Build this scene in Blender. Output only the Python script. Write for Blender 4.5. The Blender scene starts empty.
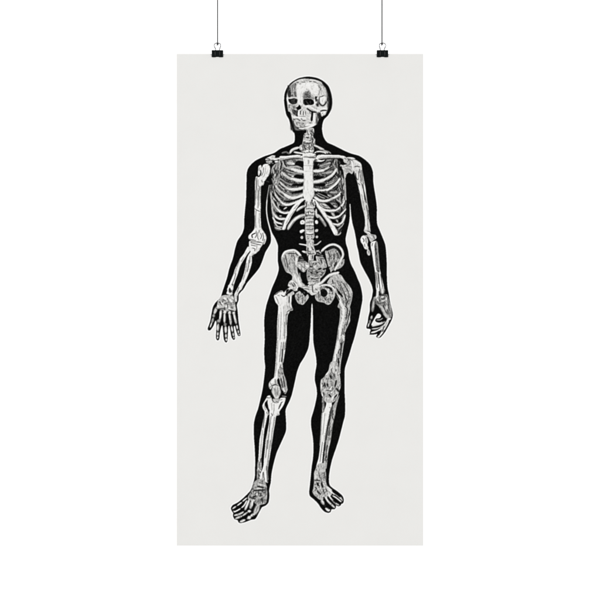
import bpy, math, random
from mathutils import Vector

S = bpy.context.scene
PX = 0.002                     # one photo pixel on the poster, in metres
def wx(px): return (px - 300.0) * PX
def wz(py): return (300.0 - py) * PX

# ---------------------------------------------------------------- camera
cam = bpy.data.cameras.new('camera'); camo = bpy.data.objects.new('camera', cam)
S.collection.objects.link(camo); S.camera = camo
CAM_D = 3.6
camo.location = (0, -CAM_D, 0); camo.rotation_euler = (math.radians(90), 0, 0)
cam.sensor_width = 36; cam.lens = 36 * CAM_D / (600 * PX)
cam.clip_start = 0.05; cam.clip_end = 60
S.render.resolution_x = 1024; S.render.resolution_y = 1024

# ---------------------------------------------------------------- world and lamps
W = bpy.data.worlds.new('World'); S.world = W; W.use_nodes = True
bg = W.node_tree.nodes['Background']; bg.inputs[0].default_value = (1, 1, 1, 1); bg.inputs[1].default_value = 0.42
def area(name, loc, target, size, power):
    l = bpy.data.lights.new(name, 'AREA'); l.shape = 'SQUARE'; l.size = size; l.energy = power; l.color = (1, 1, 1)
    o = bpy.data.objects.new(name, l); S.collection.objects.link(o); o.location = loc
    o.rotation_euler = (Vector(target) - Vector(loc)).to_track_quat('-Z', 'Y').to_euler()
KEY = 93
area('front_fill', (-3.2, -3.6, 0.1), (0, 0, 0), 1.6, KEY)  # pair of unseen lights added for an even sheet and clip highlights
area('front_fill', (3.2, -3.6, 0.1), (0, 0, 0), 1.6, KEY)
area('backdrop_fill', (-2.6, 0.6, 0.0), (0, 2.6, 0), 1.2, 130)  # pair of unseen lights added to push the backdrop to pure white
area('backdrop_fill', (2.6, 0.6, 0.0), (0, 2.6, 0), 1.2, 130)
S.view_settings.view_transform = 'Standard'; S.view_settings.look = 'None'
S.view_settings.exposure = 0; S.view_settings.gamma = 1
try: S.cycles.use_denoising = True
except Exception: pass

# ---------------------------------------------------------------- materials
def mat(name, rough=0.9, spec=0.0, metal=0.0, col=(0.8, 0.8, 0.8)):
    m = bpy.data.materials.new(name); m.use_nodes = True
    b = m.node_tree.nodes['Principled BSDF']
    b.inputs['Base Color'].default_value = (*col, 1); b.inputs['Roughness'].default_value = rough
    b.inputs['Specular IOR Level'].default_value = spec; b.inputs['Metallic'].default_value = metal
    return m, b
def noisy(name, stops, scale, stretch=(1, 1, 1), detail=2.0, rough=0.9, spec=0.0, nrough=0.6):
    m, b = mat(name, rough, spec); N = m.node_tree.nodes; K = m.node_tree.links
    tc = N.new('ShaderNodeTexCoord'); mp = N.new('ShaderNodeMapping'); mp.inputs['Scale'].default_value = stretch
    no = N.new('ShaderNodeTexNoise'); no.inputs['Scale'].default_value = scale; no.inputs['Detail'].default_value = detail
    no.inputs['Roughness'].default_value = nrough
    cr = N.new('ShaderNodeValToRGB'); e = cr.color_ramp.elements
    while len(e) < len(stops): e.new(0.5)
    for el, (p, c) in zip(e, stops): el.position = p; el.color = (*c, 1)
    K.new(tc.outputs['Object'], mp.inputs[0]); K.new(mp.outputs[0], no.inputs['Vector'])
    K.new(no.outputs['Fac'], cr.inputs[0]); K.new(cr.outputs[0], b.inputs['Base Color'])
    return m
def g(v, warm=1.0): return (v, v * (1 - 0.008 * warm), v * (1 - 0.035 * warm))
PAPER = 0.828
M_PAPER = noisy('poster_paper', [(0.25, g(PAPER * 0.985)), (0.5, g(PAPER)), (0.75, g(PAPER * 1.01))], 14, detail=6)

# ---------------------------------------------------------------- helpers
def link(name, verts, faces, mats, parent=None, midx=None, smooth=False):
    me = bpy.data.meshes.new(name); me.from_pydata(verts, [], faces); me.update()
    for m in mats: me.materials.append(m)
    if midx: me.polygons.foreach_set('material_index', midx)
    if smooth: me.polygons.foreach_set('use_smooth', [True] * len(faces))
    o = bpy.data.objects.new(name, me); S.collection.objects.link(o)
    if parent: o.parent = parent
    return o
def tagit(o, label, cat, group=None):
    o['label'] = label; o['category'] = cat
    if group: o['group'] = group
def tube(path, rad, n=12, closed=False, caps=True):
    """round wire along a 3-D path, radius per point or one number"""
    P = [Vector(p) for p in path]; V = []; F = []; m = len(P)
    up = None
    for i, p in enumerate(P):
        a = P[(i - 1) % m] if (closed or i > 0) else p; b = P[(i + 1) % m] if (closed or i < m - 1) else p
        t = (b - a).normalized()
        if up is None: up = Vector((0, 1, 0)) if abs(t.y) < 0.9 else Vector((1, 0, 0))
        s = t.cross(up).normalized(); u = s.cross(t).normalized(); up = u
        r = rad[i] if isinstance(rad, (list, tuple)) else rad
        for k in range(n):
            q = 2 * math.pi * k / n; V.append(p + s * (r * math.cos(q)) + u * (r * math.sin(q)))
    for i in range(m if closed else m - 1):
        for k in range(n):
            a = i * n + k; b = i * n + (k + 1) % n; c = ((i + 1) % m) * n + (k + 1) % n; d = ((i + 1) % m) * n + k
            F.append((a, b, c, d))
    if caps and not closed:
        F.append(tuple(range(n))[::-1]); F.append(tuple((m - 1) * n + k for k in range(n)))
    return V, F
def merge(*parts):
    V = []; F = []
    for v, f in parts:
        o = len(V); V += list(v); F += [tuple(i + o for i in q) for q in f]
    return V, F
def catmull(P, closed, per=5):
    n = len(P); out = []
    if n < 3 and not closed:
        return list(P)
    rng = n if closed else n - 1
    def gp(i):
        if closed: return P[i % n]
        return P[max(0, min(n - 1, i))]
    for i in range(rng):
        p0, p1, p2, p3 = gp(i - 1), gp(i), gp(i + 1), gp(i + 2)
        d = math.hypot(p2[0] - p1[0], p2[1] - p1[1])
        k = max(1, min(per, int(d / 0.35)))
        for j in range(k):
            t = j / k; t2 = t * t; t3 = t2 * t; q = []
            for a in (0, 1):
                m1 = (p2[a] - p0[a]) * 0.42; m2 = (p3[a] - p1[a]) * 0.42
                q.append((2*t3 - 3*t2 + 1)*p1[a] + (t3 - 2*t2 + t)*m1 + (-2*t3 + 3*t2)*p2[a] + (t3 - t2)*m2)
            out.append(tuple(q))
    if not closed: out.append(tuple(P[-1]))
    return out

# ---------------------------------------------------------------- backdrop
m_wall = noisy('white_backdrop', [(0.3, (0.93, 0.93, 0.93)), (0.7, (0.95, 0.95, 0.95))], 3)
wall = link('wall', [(-7, 2.6, -5), (7, 2.6, -5), (7, 2.6, 5), (-7, 2.6, 5)], [(0, 1, 2, 3)], [m_wall])
wall['kind'] = 'structure'

# ---------------------------------------------------------------- poster
poster = bpy.data.objects.new('poster', None); S.collection.objects.link(poster)
tagit(poster, 'tall off white poster printed with a standing human skeleton inside a black body silhouette', 'poster')
poster.location = (0, 0, wz(546.0))
OZ = wz(546.0)
X0, X1, Z0, Z1 = wx(176.35), wx(423.55), 0.0, wz(53.8) - OZ
T = 0.0005
def sheet():
    # thin sheet with rounded long edges, front face at y = 0
    V = []; F = []
    e = 0.0003
    prof = [(X0 + e, 0), (X1 - e, 0), (X1, e * .6), (X1, T), (X0, T), (X0, e * .6)]
    for z in (Z0, Z1):
        for x, y in prof: V.append((x, y, z))
    n = len(prof)
    for k in range(n): F.append((k, (k + 1) % n, n + (k + 1) % n, n + k))
    F.append(tuple(range(n))[::-1]); F.append(tuple(n + k for k in range(n)))
    return V, F
link('paper_sheet', *sheet(), [M_PAPER], poster)

ART = r"""
@ printed_body
# 0 0 1
f k 307.5,76.6 298.3,78.4 291,82.8 286.9,87.9 284.6,93.8 284.1,101.2 285,108.5 286.4,114.9 289,119.5 290.4,125 291.9,130 294.4,133.5 294.8,139 293.5,143 286,146.5 280,149 274,153 264,156.5 255,161 249,167 246.8,173 246.5,182 246.3,190 246,200 245,210 244.2,220 244,228 242,234 237.5,241 235,249 233,258 229.5,268 227,278 224,287 221.8,294 220.5,298 216,302 213,307 211.5,314 210.5,320 209,325 207.7,328.5 208.5,330.3 210.5,330 213.3,326 215.3,321 216.3,322 216.3,330 216,338 217.5,340.3 219.2,339 220,332 221.6,326 222.5,326 223,331 223.8,339 225.5,342.2 227.2,341.5 227.8,335 228.3,327 229.3,326 230.2,330 231.5,337 233.5,339.8 235,338.5 234.3,332 233.8,326.5 235,326.3 236.2,331 238,335.5 239.7,335.9 240.5,334.5 239.5,328 238.5,321 238,315 237.5,310 236.9,305 238.5,300 238.7,295 240.3,292.5 243.5,289 247,283 252,277 258.5,269 261.5,263 263.3,258 265.5,252 268.5,247 270.5,243 271,239 270.6,234 269.6,229 268,223.5 266.8,218 266.1,211 266.3,202 267.6,193 269.2,184 269.9,184 268.3,193 267.1,202 267,211 268.1,219 270.2,227 272.2,233 275.5,239 278,246 277.8,254 277.8,261 278.8,268 278,273 275.5,280 272,288 269,297 266.5,305 264.8,314 264.2,322 264.5,332 264.7,340 264.2,350 264.5,360 265.2,367 264.5,375 263.5,383 262.5,390 260,401 258,409 255.5,416 254,423 253.8,430 254,438 254.7,448 255.2,460 255,470 254.8,477 253,484 250.5,490.5 244,497.3 238,502.3 233,505 231,508 231.8,511 233.2,513 233,516 234.5,519 237.5,520.2 238.6,522.3 241,523 246,521.8 251,519.8 255,519 257.2,516 259.5,511.5 262,507.3 266,505.3 268.5,502 269.2,497 268.9,492 269.7,487 270.8,482 271.5,474 273.5,464 276.5,453 280,445 284.5,435 286.2,429 286,420 285.5,411 287,406 289.5,401 291.7,395 293,390 295,381 297,372 300,364 304.3,357 308,349 309.4,341 309.8,334 310.6,325 311,315 311.4,306 312,303.3 312.6,306 312.9,315 313,325 313.1,334 313.4,342 314.5,349 316,357 316.5,365 315.2,373 314.8,380 316.5,388 316.9,395 315.5,403 313.5,411 311.2,419 311.2,427 312.8,437 313.5,447 313,458 311.8,466 310.8,476 310,484 309.2,492 310,496 314,499.5 318,503.5 321,508 324.5,511.6 328,512.8 330.5,512 331.6,509.3 334.5,509.2 335.9,507.3 336,505.4 338.5,506.3 340.7,505.3 341.2,504 343,503.2 343.9,500 342.5,496 338,491.8 333,488.3 330,485.5 329,482 329,476 330,469 332,460 335,451 338.5,440.5 341,431 343,423 344.8,416 345.2,408 345,400 344.6,391 344.7,383 344.5,375 345,368 347.5,360 350,352 352,345 354,339 356.5,329 359,318 361,308 362.5,299 361.7,291 360,284 358,279.5 355,272 351,264 349,257 348,250 346,243.5 345.7,238 347.4,230 349.2,222 349.9,213 349.6,204 350.3,204 350.7,210 351.4,217 352.6,224 354.5,231 356,239 356.8,245 358.5,252 360.3,262 364,270 368.5,278 371.8,285.5 372.8,291 371.7,298 370,303 369.7,311 368.3,317 367.7,322 366.3,327 367.1,328.6 369.2,328.9 370.9,329.8 369.8,332.5 371.2,334.5 375,334.4 377.3,334 376.3,336.5 378,338 380.6,337.2 385,332 389,325 392,319 392.8,314 391.6,308 390,302 388.8,294 387.5,287 387,280 386.8,270 386.7,262 386.2,253 385.3,245 383,238.5 379.7,230.5 377.2,224 376.8,216 376.9,209 376.2,201 374.6,191 373.2,181 372.9,172 370.3,165 365,159.7 359,155.8 351,153.5 345,151 340,148.5 333,145 327,142.2 323.6,137 322.1,130 322.5,124 324.2,119.3 328.1,115.3 331.2,108.5 332.1,101.2 331.1,93.8 328.6,86.5 323.1,81 316.5,77.8
# 0 0 1
s y 0.8 269.6,184 268,193 266.9,202 266.6,209
s n 1.0 267,200 266.5,210 267.6,219 269.4,227 271.2,234 272.4,240
s n 1.0 312,304.5 312.1,312 312,322 311.8,332 311.6,344
@ printed_skull
# 270 60 7.5
f 8 255,140 330,146 385,166 418,205 436,260 440,305 434,340 435,375 425,398 408,416 388,412 378,395 368,400 366,440 350,482 320,500 290,505 262,520 230,524 197,520 178,498 168,460 160,420 152,392 136,382 131,345 126,300 128,250 145,200 180,165 215,147
# 280 74 21.43
d 9 10 350,230 450,200 640,190 640,400 560,380 500,430 490,560 440,640 390,640 365,420 345,330
d 5 12 210,230 345,195 345,330 350,490 250,490 215,350
d 1 8 165,240 205,280 215,360 240,410 235,490 180,495 160,420 160,320
b 1 22 190,390 235,412
b 2 22 205,478 260,462
b 2 18 325,440 348,482
b 4 14 330,375 328,440
b 3 18 258,252 288,238
b 3 14 215,305 240,340
b 7 12 240,300 260,370
b 8 10 285,290 300,380
b 4 14 318,200 332,222
b 8 10 235,420 300,430
b 3 18 352,178 402,182
b 5 14 408,212 450,215
b 4 16 465,172 540,178
b 6 12 535,128 640,132
b 8 12 420,140 520,150
b 8 18 165,535 240,512 320,505 385,535
b 3 18 508,500 640,492
d 4 14 520,430 560,390 640,330 660,540 500,540
b 2 14 505,465 560,460
b 7 9 508,532 640,522
# 280 100 21.43
f 1 182,-22 240,-26 300,-38 362,-22 376,5 362,58 328,88 262,92 212,66 185,20
b 2 10 225,10 300,5
b 2 10 250,60 310,50
b 0 22 330,-5 340,40
b 0 20 215,-5 225,30
b 9 22 150,-60 156,0 182,62 232,98
f 7 165,100 255,92 268,132 252,200 238,236 190,236 168,212
b 5 22 200,125 212,175
b 3 14 188,110 230,105
b 8 18 225,130 232,200
f 0 345,158 385,142 412,104 442,130 456,165 442,198 415,206 396,216 370,210 350,182
d 6 8 265,112 332,112 342,190 300,202 270,172
b 2 14 285,130 300,190
f 9 400,0 480,0 490,110 440,115 415,95 385,120 360,112 380,60
b 6 12 440,0 445,60
d 2 8 262,200 340,215 386,225 388,350 352,362 330,330 290,305 260,255
b 0 18 305,222 325,252
b 0 20 374,235 376,345
b 6 12 275,300 302,345
b 5 10 330,270 345,320
b 8 8 330,195 348,218
f 8 398,215 600,180 600,380 398,380
b 9 26 412,235 402,340
b 1 16 440,240 438,312
b 2 9 425,236 462,234
b 9 14 470,240 472,310
b 1 12 500,240 500,330
b 9 14 522,240 520,330
b 1 12 550,238 548,320
b 9 26 582,240 580,350
b 5 10 402,352 470,350 560,350
b 9 28 285,362 380,372 480,382 580,398
b 1 16 288,408 322,416
b 2 13 334,398 356,412
b 1 18 372,400 396,422
b 1 16 402,432 432,440
b 2 11 455,392 476,430
b 1 13 478,440 552,440
b 3 10 552,440 590,425
b 9 18 285,442 370,456 440,465
b 9 12 485,412 545,418
b 6 8 320,440 320,465
b 6 8 370,445 372,475
b 6 8 420,450 422,475
d 2 12 235,455 298,470 335,515 330,640 230,640
b 9 16 296,470 332,505
d 7 10 350,470 600,465 600,640 350,640
b 4 16 488,500 505,512
b 5 12 420,475 420,525
d 4 16 330,550 450,600 430,660 320,650
b 8 14 520,480 590,520
# 306 74 21.43
d 9 10 0,190 220,200 292,310 268,430 180,465 100,400 60,345 0,330
b 6 14 0,130 80,124
b 2 15 68,158 124,160
b 4 18 150,160 225,182
b 5 10 220,190 272,216
b 8 10 130,135 230,150
d 7 12 290,190 390,222 425,290 370,320 320,300 280,240
b 6 14 330,220 400,280
d 3 9 425,250 450,270 500,380 510,640 440,640 448,480 435,380
b 3 13 272,235 284,280 320,312 300,352
b 5 11 300,352 282,420 258,455
b 9 16 335,310 362,330
b 9 12 240,280 262,292
b 6 8 150,240 175,245
b 2 13 288,492 340,482 385,458
b 5 10 385,458 442,482
f 9 302,502 360,492 425,502 428,560 405,630 345,655 312,610
b 7 14 345,520 350,600
f 0 198,482 242,484 226,532 236,600 205,585 194,515
b 3 18 288,500 284,640
b 9 10 258,500 262,580
d 4 10 -40,400 30,385 70,450 150,500 190,530 100,565 -40,540
b 3 16 0,420 30,480
b 7 10 -20,522 110,522 175,565
# 306 100 21.43
f 0 -62,20 -42,-14 20,-28 90,-22 148,2 172,45 165,84 120,106 50,104 -10,112 -50,84
b 3 12 -50,10 -35,90
b 3 12 10,40 60,95
b 3 8 88,20 100,80
b 2 10 -20,20 20,30
b 9 18 184,-10 190,50 176,112
d 4 6 228,-10 282,-10 284,92 232,92
d 1 6 215,82 268,82 268,140 228,130
b 9 10 232,20 226,60
b 9 30 -10,132 80,148 160,192 245,232 300,242
b 5 10 170,160 195,185
b 7 14 120,135 180,150
b 1 24 284,52 320,108 362,122 405,92 432,36
b 9 30 255,168 330,182 440,178
b 8 16 455,60 444,130
d 4 8 455,60 500,70 490,230 462,220
b 0 20 308,238 380,222 446,226
f 9 318,262 400,246 455,250 432,292 372,340 336,352 314,310
b 2 9 342,286 364,284
b 0 26 20,182 80,222 132,252 225,262
b 4 12 70,240 100,300
f 0 112,240 152,260 152,330 142,432 112,462 98,410 112,320
d 8 8 0,200 60,262 92,400 70,462 0,482
b 6 10 20,330 60,350
b 6 10 10,400 70,420
b 3 22 52,520 112,482
b 9 38 182,292 176,380 180,480
b 9 30 186,470 140,530 50,585
d 4 8 215,272 272,282 252,372 214,384
b 7 14 225,300 220,362
d 1 10 262,262 320,300 320,380 250,400
d 3 8 214,390 250,400 240,520 214,520
# 280 110 10
d 0 10 112,105 146,132 165,172 200,197 262,196 245,186 200,178 172,152 146,108
b 9 16 255,184 310,166 345,146
b 7 14 200,150 240,165
b 8 12 180,145 200,170
b 3 12 150,150 180,165
b 4 10 210,176 250,176
b 4 10 230,130 240,140
b 9 20 255,155 300,140
g 1 .8 70 130,110 200,150 245,190 170,192
# 0 0 1
b 0 2.6 322.6,82.4 327,87.4 329.6,94 330.7,101.2 330,108 327,114
b 0 1.3 289.2,116 291.2,121 292.6,126 294.2,130 296.4,132.6
b 0 2.0 293.5,131.5 298,131.8 303,131
b 9 1.2 299,128.2 303,128.6 306,127.6
b 8 1.4 294.5,121 296,125 299,127
@ printed_neck_bones
# 280 110 10
f x 275,188 315,178 338,185 342,230 330,262 350,290 352,345 338,370 340,405 320,425 240,425 205,405 190,375 205,350 222,335 232,290 240,240 262,225
f k 236,205 262,200 256,228 236,225
b z 10 240,240 250,255 240,270
s k 8 262,270 285,282
s k 9 265,278 280,276
s k 8 300,235 318,245 315,265
s k 6 325,190 322,215 335,235
s k 7 305,215 320,220
s k 8 318,280 328,300 322,330
s k 6 335,265 342,285
s k 6 340,330 334,360
b z 6 280,200 275,225 290,250
b w 8 290,195 288,225 300,240
b w 8 245,262 270,258 300,262
b w 8 245,305 275,318 305,320
s k 5 230,320 270,330 310,325
b z 8 240,335 280,340 305,335
s k 10 240,345 245,375 262,390
s k 7 225,355 232,380
s k 7 290,350 300,375 290,400
s k 5 310,345 325,355
b w 10 205,370 220,390 215,400
b w 8 275,350 272,380 285,395
s k 5 200,405 250,400 280,410 330,400
b z 5 250,360 270,370
s k 6 320,380 335,395
f w 255,405 290,400 335,405 330,430 290,440 255,432
b z 5 260,425 330,422
s k 5 290,405 295,425
g k 1.0 90 300,190 345,200 352,340 335,400 308,400
g k 1.0 90 225,300 250,300 252,400 200,400
g k 0.5 0 240,250 330,260 330,400 230,400
@ printed_rib_cage
# 280 110 10
b 9 20 100,430 115,405 150,385 190,375
b 7 8 105,432 130,402 180,385
b 9 15 140,420 180,428 250,438
b 8 14 340,355 380,370 400,385 430,400 480,430
b 8 10 345,350 400,375 440,395
b 9 12 345,430 380,415 430,420 460,435
b 3 6 360,420 400,435 440,430
b 0 9 375,440 400,428 418,440
b 6 10 430,405 480,415 510,435
b 4 8 400,400 440,400
b 2 8 360,380 380,392
b 4 14 20,430 60,420 95,440
# 265 145 12
f 4 185,175 255,182 330,160 465,160 465,620 85,620 75,400 95,320 130,290 180,250
g 0 1.6 60 130,280 465,280 465,620 85,620 75,400
b 8 22 195,185 208,225 235,262
b 7 24 235,250 280,276 335,292
b 8 34 270,215 345,224
b 9 14 330,225 355,228
b 6 14 280,195 340,190
b 7 18 290,262 380,258 455,268
b 2 7 270,245 330,248 365,244
f 0 365,210 390,192 430,190 468,205 468,275 440,270 400,250 362,240
b 6 10 370,180 420,178 460,190
b 3 9 330,185 380,192
b 0 12 225,185 238,225 262,262
b 1 9 195,200 208,245
b 8 7 215,190 226,230
b 9 34 320,288 400,312 470,324
b 1 9 250,285 300,312 345,318
b 6 14 255,300 300,325 360,340 440,350
b 3 8 290,330 350,350 430,352
b 7 14 275,345 320,362 370,360
b 9 11 318,378 348,380
f 0 350,365 390,355 430,362 468,375 468,392 420,403 380,398 350,388
b 1 9 225,335 265,368 320,392
b 8 26 200,325 240,362 290,396 345,412
b 9 32 320,405 400,426 470,426
b 6 6 240,372 300,408
b 1 9 180,375 220,415 290,450 340,456
b 6 16 180,400 225,440 280,470 335,474
b 2 7 190,420 240,458 310,488
b 3 7 210,410 260,445 330,462
f 0 325,474 370,462 420,466 468,456 468,478 430,492 380,490 330,492
b 8 24 170,435 210,480 250,512 310,534
b 9 30 290,532 380,532 470,508
b 5 6 210,490 260,525
b 0 9 160,440 195,490 240,525
f 0 310,562 360,552 410,545 465,530 465,550 430,574 380,577 320,577
b 1 12 165,270 182,318 160,370
b 8 11 150,310 166,360 150,402
b 8 10 190,335 202,368
b 1 10 128,320 140,380 118,430
b 7 9 108,350 120,402
b 8 14 138,430 152,445
b 0 16 92,420 118,480 108,540
b 6 9 94,470 104,540 125,595
b 1 10 168,398 190,440
b 7 9 162,480 200,502
b 9 10 208,540 242,556
b 0 10 145,495 190,545 235,578
b 7 8 120,470 160,525 205,565
b 0 12 70,350 90,400
b 6 8 85,330 95,370
b 3 10 110,300 140,300
b 8 7 172,275 190,300
# 265 180 12
f 3 75,100 440,150 455,165 440,235 330,300 250,430 215,590 125,595 100,480 80,380 70,250
g 6 1.0 60 75,100 440,150 330,300 240,430 130,590 90,400
b 8 22 122,55 178,130 240,176
b 9 30 225,170 310,213 400,206 468,165
b 5 6 170,135 230,180
b 0 10 110,70 165,145 225,192
b 7 14 190,80 240,122 285,140
b 0 13 196,72 224,96
b 0 11 232,118 264,136
b 2 8 150,75 200,130
f 0 298,150 350,141 410,127 466,116 456,140 420,153 350,161
b 5 12 270,150 330,184 430,168
b 6 14 120,110 190,185 245,222
b 0 8 100,100 150,170 200,212
b 2 8 150,130 200,180
f 0 215,244 260,248 320,245 392,220 440,205 400,232 330,256 280,268 240,262
b 8 18 92,135 150,212 215,282
b 9 23 200,275 260,298 340,281 400,256 465,225
b 0 10 82,150 120,215 160,262
f 0 165,308 215,314 300,310 352,290 330,330 290,360 235,372 185,352
b 8 14 225,350 262,326
b 0 15 118,250 142,312
b 7 11 150,268 162,320
b 8 7 102,215 135,258
b 8 15 82,235 118,310 160,360
b 9 21 150,352 190,385 240,400 305,383
f 0 130,372 180,394 230,408 272,408 265,435 220,446 165,436 135,412
b 9 9 172,430 198,432
b 6 8 95,300 120,350 150,385
b 8 13 82,335 100,395 135,440
b 9 19 120,430 150,456 190,470 248,464
f 0 118,452 160,478 212,485 205,508 160,503 128,484
b 9 15 92,445 130,503 205,528
f 0 138,525 180,534 205,545 170,562 142,548
b 8 12 108,498 150,556 205,566
b 1 9 125,568 165,582
b 8 13 122,572 195,592
b 7 11 70,150 76,220 82,300 90,380 102,440
b 0 9 86,170 92,230
f 9 485,222 440,238 380,273 335,318 300,368 270,418 240,478 222,540 205,592 240,597 258,545 290,492 320,432 360,372 400,312 440,267 480,240
b 6 7 250,530 300,440 355,365
b 5 6 345,350 390,300
f 0 480,240 440,270 400,320 375,372 345,412 300,482 265,538 250,602 272,602 300,545 340,475 375,425 425,400 480,385 480,330
b 7 24 380,372 410,345 450,322 480,308
b 9 10 385,362 415,335 450,314
b 8 32 275,588 310,530 360,470 420,436 478,418
b 9 12 290,570 320,520 365,468 420,428
b 5 7 280,600 310,550 350,490
b 3 6 420,455 460,438 480,434
# 305 145 12
f 4 95,172 180,176 340,160 395,180 395,300 440,330 475,620 95,620
g 0 1.5 120 95,180 340,160 395,300 440,330 475,600 95,600
f 0 115,205 170,204 225,190 252,168 238,205 195,228 160,226 150,245 178,268 165,286 112,286 104,265
b 9 11 140,190 190,195 232,182
b 7 20 180,252 240,226 305,215
b 5 12 200,268 280,246
b 2 6 190,240 280,208
b 3 8 250,192 320,182
b 5 14 260,190 310,175
b 2 6 180,215 230,205
b 9 28 92,312 170,313 235,300
b 8 20 225,300 270,276 315,238
b 0 13 342,165 340,212
b 1 14 325,190 318,232 290,262
b 1 9 240,310 290,290 330,262
b 8 7 355,185 350,225
b 6 15 200,338 260,330 335,312
b 2 7 105,350 170,333 240,322
b 3 7 220,352 300,347 340,330
b 7 8 250,342 320,330
f 0 98,378 130,367 190,377 232,374 212,392 165,412 125,405
b 9 31 92,443 170,436 245,412
b 9 24 235,415 310,373 350,332 380,286
b 0 12 262,440 315,408 360,358 385,320
f 0 103,485 130,468 190,461 242,461 240,485 210,500 150,493
b 7 14 250,482 300,452 375,415
b 5 12 255,500 310,490 362,458
b 1 6 265,468 330,442 370,415
b 2 6 270,495 330,470
b 8 7 290,470 350,440
b 9 29 92,522 150,546 210,551 285,534
b 9 24 275,537 350,491 395,440 418,402
b 0 9 330,525 390,475 425,425
b 1 12 398,258 414,320 398,372
b 0 14 432,288 446,342
b 7 13 378,290 396,342
b 6 14 340,232 366,272
b 1 9 365,200 376,250
b 7 14 455,400 460,480 466,600
b 1 10 438,430 432,520 445,590
b 6 9 410,430 410,500
b 0 9 405,480 415,560
b 8 7 400,490 420,555
b 6 12 320,555 350,590
b 0 11 355,540 400,500
f 0 130,570 170,560 235,574 255,592 210,602 150,602
# 305 190 12
f 3 110,25 400,20 470,0 495,60 495,180 490,300 470,400 440,480 400,540 370,540 330,440 280,380 230,300 160,190
g 0 1.0 120 110,15 400,10 495,60 495,180 470,400 400,540 280,380
g 7 1.0 110 300,20 470,10 490,200 460,400 400,420 440,200
f 0 118,20 180,25 256,40 290,62 305,92 240,108 190,106 150,86 124,52
b 6 13 135,48 190,84 240,100
b 7 14 262,50 302,80
b 8 6 150,35 225,68 290,98
b 0 16 222,34 268,60
b 6 20 300,28 385,28
b 2 6 290,45 350,50
b 9 25 112,86 170,122 230,133 295,120
b 9 21 285,122 350,93 410,56 440,18
b 4 5 300,111 345,104
f 7 175,165 230,162 280,180 318,218 255,216 200,198
b 2 7 195,172 245,202
f 0 240,160 290,154 330,184 354,215 312,220 280,192
b 5 18 315,160 360,160
b 7 20 345,188 380,205
b 0 23 374,142 406,172 400,198
b 7 11 380,112 422,142
b 9 23 175,203 230,238 300,249 375,242
b 9 17 368,244 420,210 460,162 482,118
b 0 17 430,38 447,80 440,112
b 8 8 458,20 462,90 455,142
b 1 10 480,40 486,120 474,180
b 0 15 430,198 442,232 430,262
b 7 8 415,98 425,160
f 0 248,262 290,266 328,312 290,314 260,292
b 7 22 320,272 354,314
f 0 364,264 400,270 414,302 380,312 354,285
b 9 21 235,300 290,326 350,333 415,311
b 9 15 408,315 460,266 490,228
b 0 8 425,330 465,285 485,255
f 0 303,348 345,352 392,400 350,406 316,382
b 7 16 376,360 400,386
f 0 400,352 442,334 428,380 402,390
b 9 17 320,400 360,411 402,415 442,390 466,350 482,300
b 0 14 358,462 402,444
b 6 9 380,432 425,425
b 7 8 400,470 440,435 464,402
b 0 10 408,502 450,450 470,410
b 7 12 380,542 412,534 432,508
f 9 92,108 130,120 170,175 220,235 260,300 305,355 340,410 370,460 392,500 388,532 370,545 348,532 320,480 280,400 230,330 190,270 140,200 100,150
b 6 6 140,190 200,275 260,360 320,455
b 6 7 260,310 310,370 350,430
# 280 205 12
b 6 26 435,110 475,140 515,195 550,252
b 8 10 432,104 480,138 520,190
b 2 7 470,168 510,218 542,268
@ printed_sternum
# 0 0 1
f w 303,157.5 310,158 315,158.5 313.2,162 313,168 313.2,175 313.4,182 313.5,188 314.3,194 312.8,198 311,201 309.5,203.5 308.5,204.5 307,203 305.5,200.5 303.8,197.5 303,193 303.3,186 303.8,180 303.7,174 303.5,168 303.5,162
f x 307.6,160 309.6,160 309.4,163 308.2,164.5
b y 0.35 308.5,160.2 308.7,164
b y 0.3 304.2,165.5 312.8,165.7
b x 0.3 304.2,171 312.6,171.2
b y 0.4 312.9,168 312.9,180
b y 0.3 304,176 304,190
@ printed_collar_bone
# 280 110 10
f w 238,436 345,436 352,470 232,470
b z 4 240,464 290,468 345,463
f w 0,462 60,460 120,455 175,448 225,460 235,475 180,478 120,480 60,482 0,488
# 240 140 10
f w 360,180 420,172 500,155 600,150 600,176 520,182 440,196 390,196
b z 3 400,190 480,180 580,170
s k 6 380,200 440,200 520,186 600,180
@ printed_collar_bone
# 280 110 10
f w 350,470 380,455 430,452 500,452 600,452 600,478 520,480 450,478 400,485 365,492
s k 5 345,452 365,466 350,478
s k 5 365,492 400,500 430,490
b w 9 360,480 385,500 420,508
# 300 140 10
f w 180,150 280,148 380,152 440,160 460,175 440,184 380,178 280,180 190,188
s k 6 195,192 240,186 320,186 400,184
b z 3 200,178 300,170 400,172
@ printed_shoulder_blade
# 240 140 10
f x 255,190 290,170 330,155 355,158 350,175 380,185 375,200 330,205 290,200 262,210
b w 9 262,185 290,175 320,160 345,160
b w 9 290,192 320,180 350,190 375,190
s k 5 260,182 290,188 300,198
s k 8 255,205 290,212 330,205
f x 260,212 310,205 325,225 300,240 270,230
b y 8 270,218 305,228 335,235
s k 7 300,235 330,225 345,240
f w 345,215 370,205 395,215 390,245 370,270 342,268 340,250 365,240
s k 5 355,230 380,225
b z 4 345,255 375,255
f y 320,270 400,200 430,210 430,280 400,320 400,400 380,450 330,440 310,340
s k 12 405,205 415,250 400,300
s k 7 380,270 385,310 375,350
b x 7 395,200 400,250 385,300
b x 7 425,215 440,260
s k 10 340,280 350,330 320,360 335,400
b x 6 330,300 345,350 350,390
s k 8 360,300 365,340 355,380
s k 8 320,330 310,380 325,440 310,500
b x 5 355,400 370,430 380,440
f k 290,330 320,370 310,400 320,440 290,450 270,420
b x 6 330,460 350,520 380,560
b x 6 345,440 360,480 400,530
s k 6 340,470 360,530 400,580
b x 6 310,520 320,560 340,600
s k 8 330,500 345,560 370,600
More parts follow.
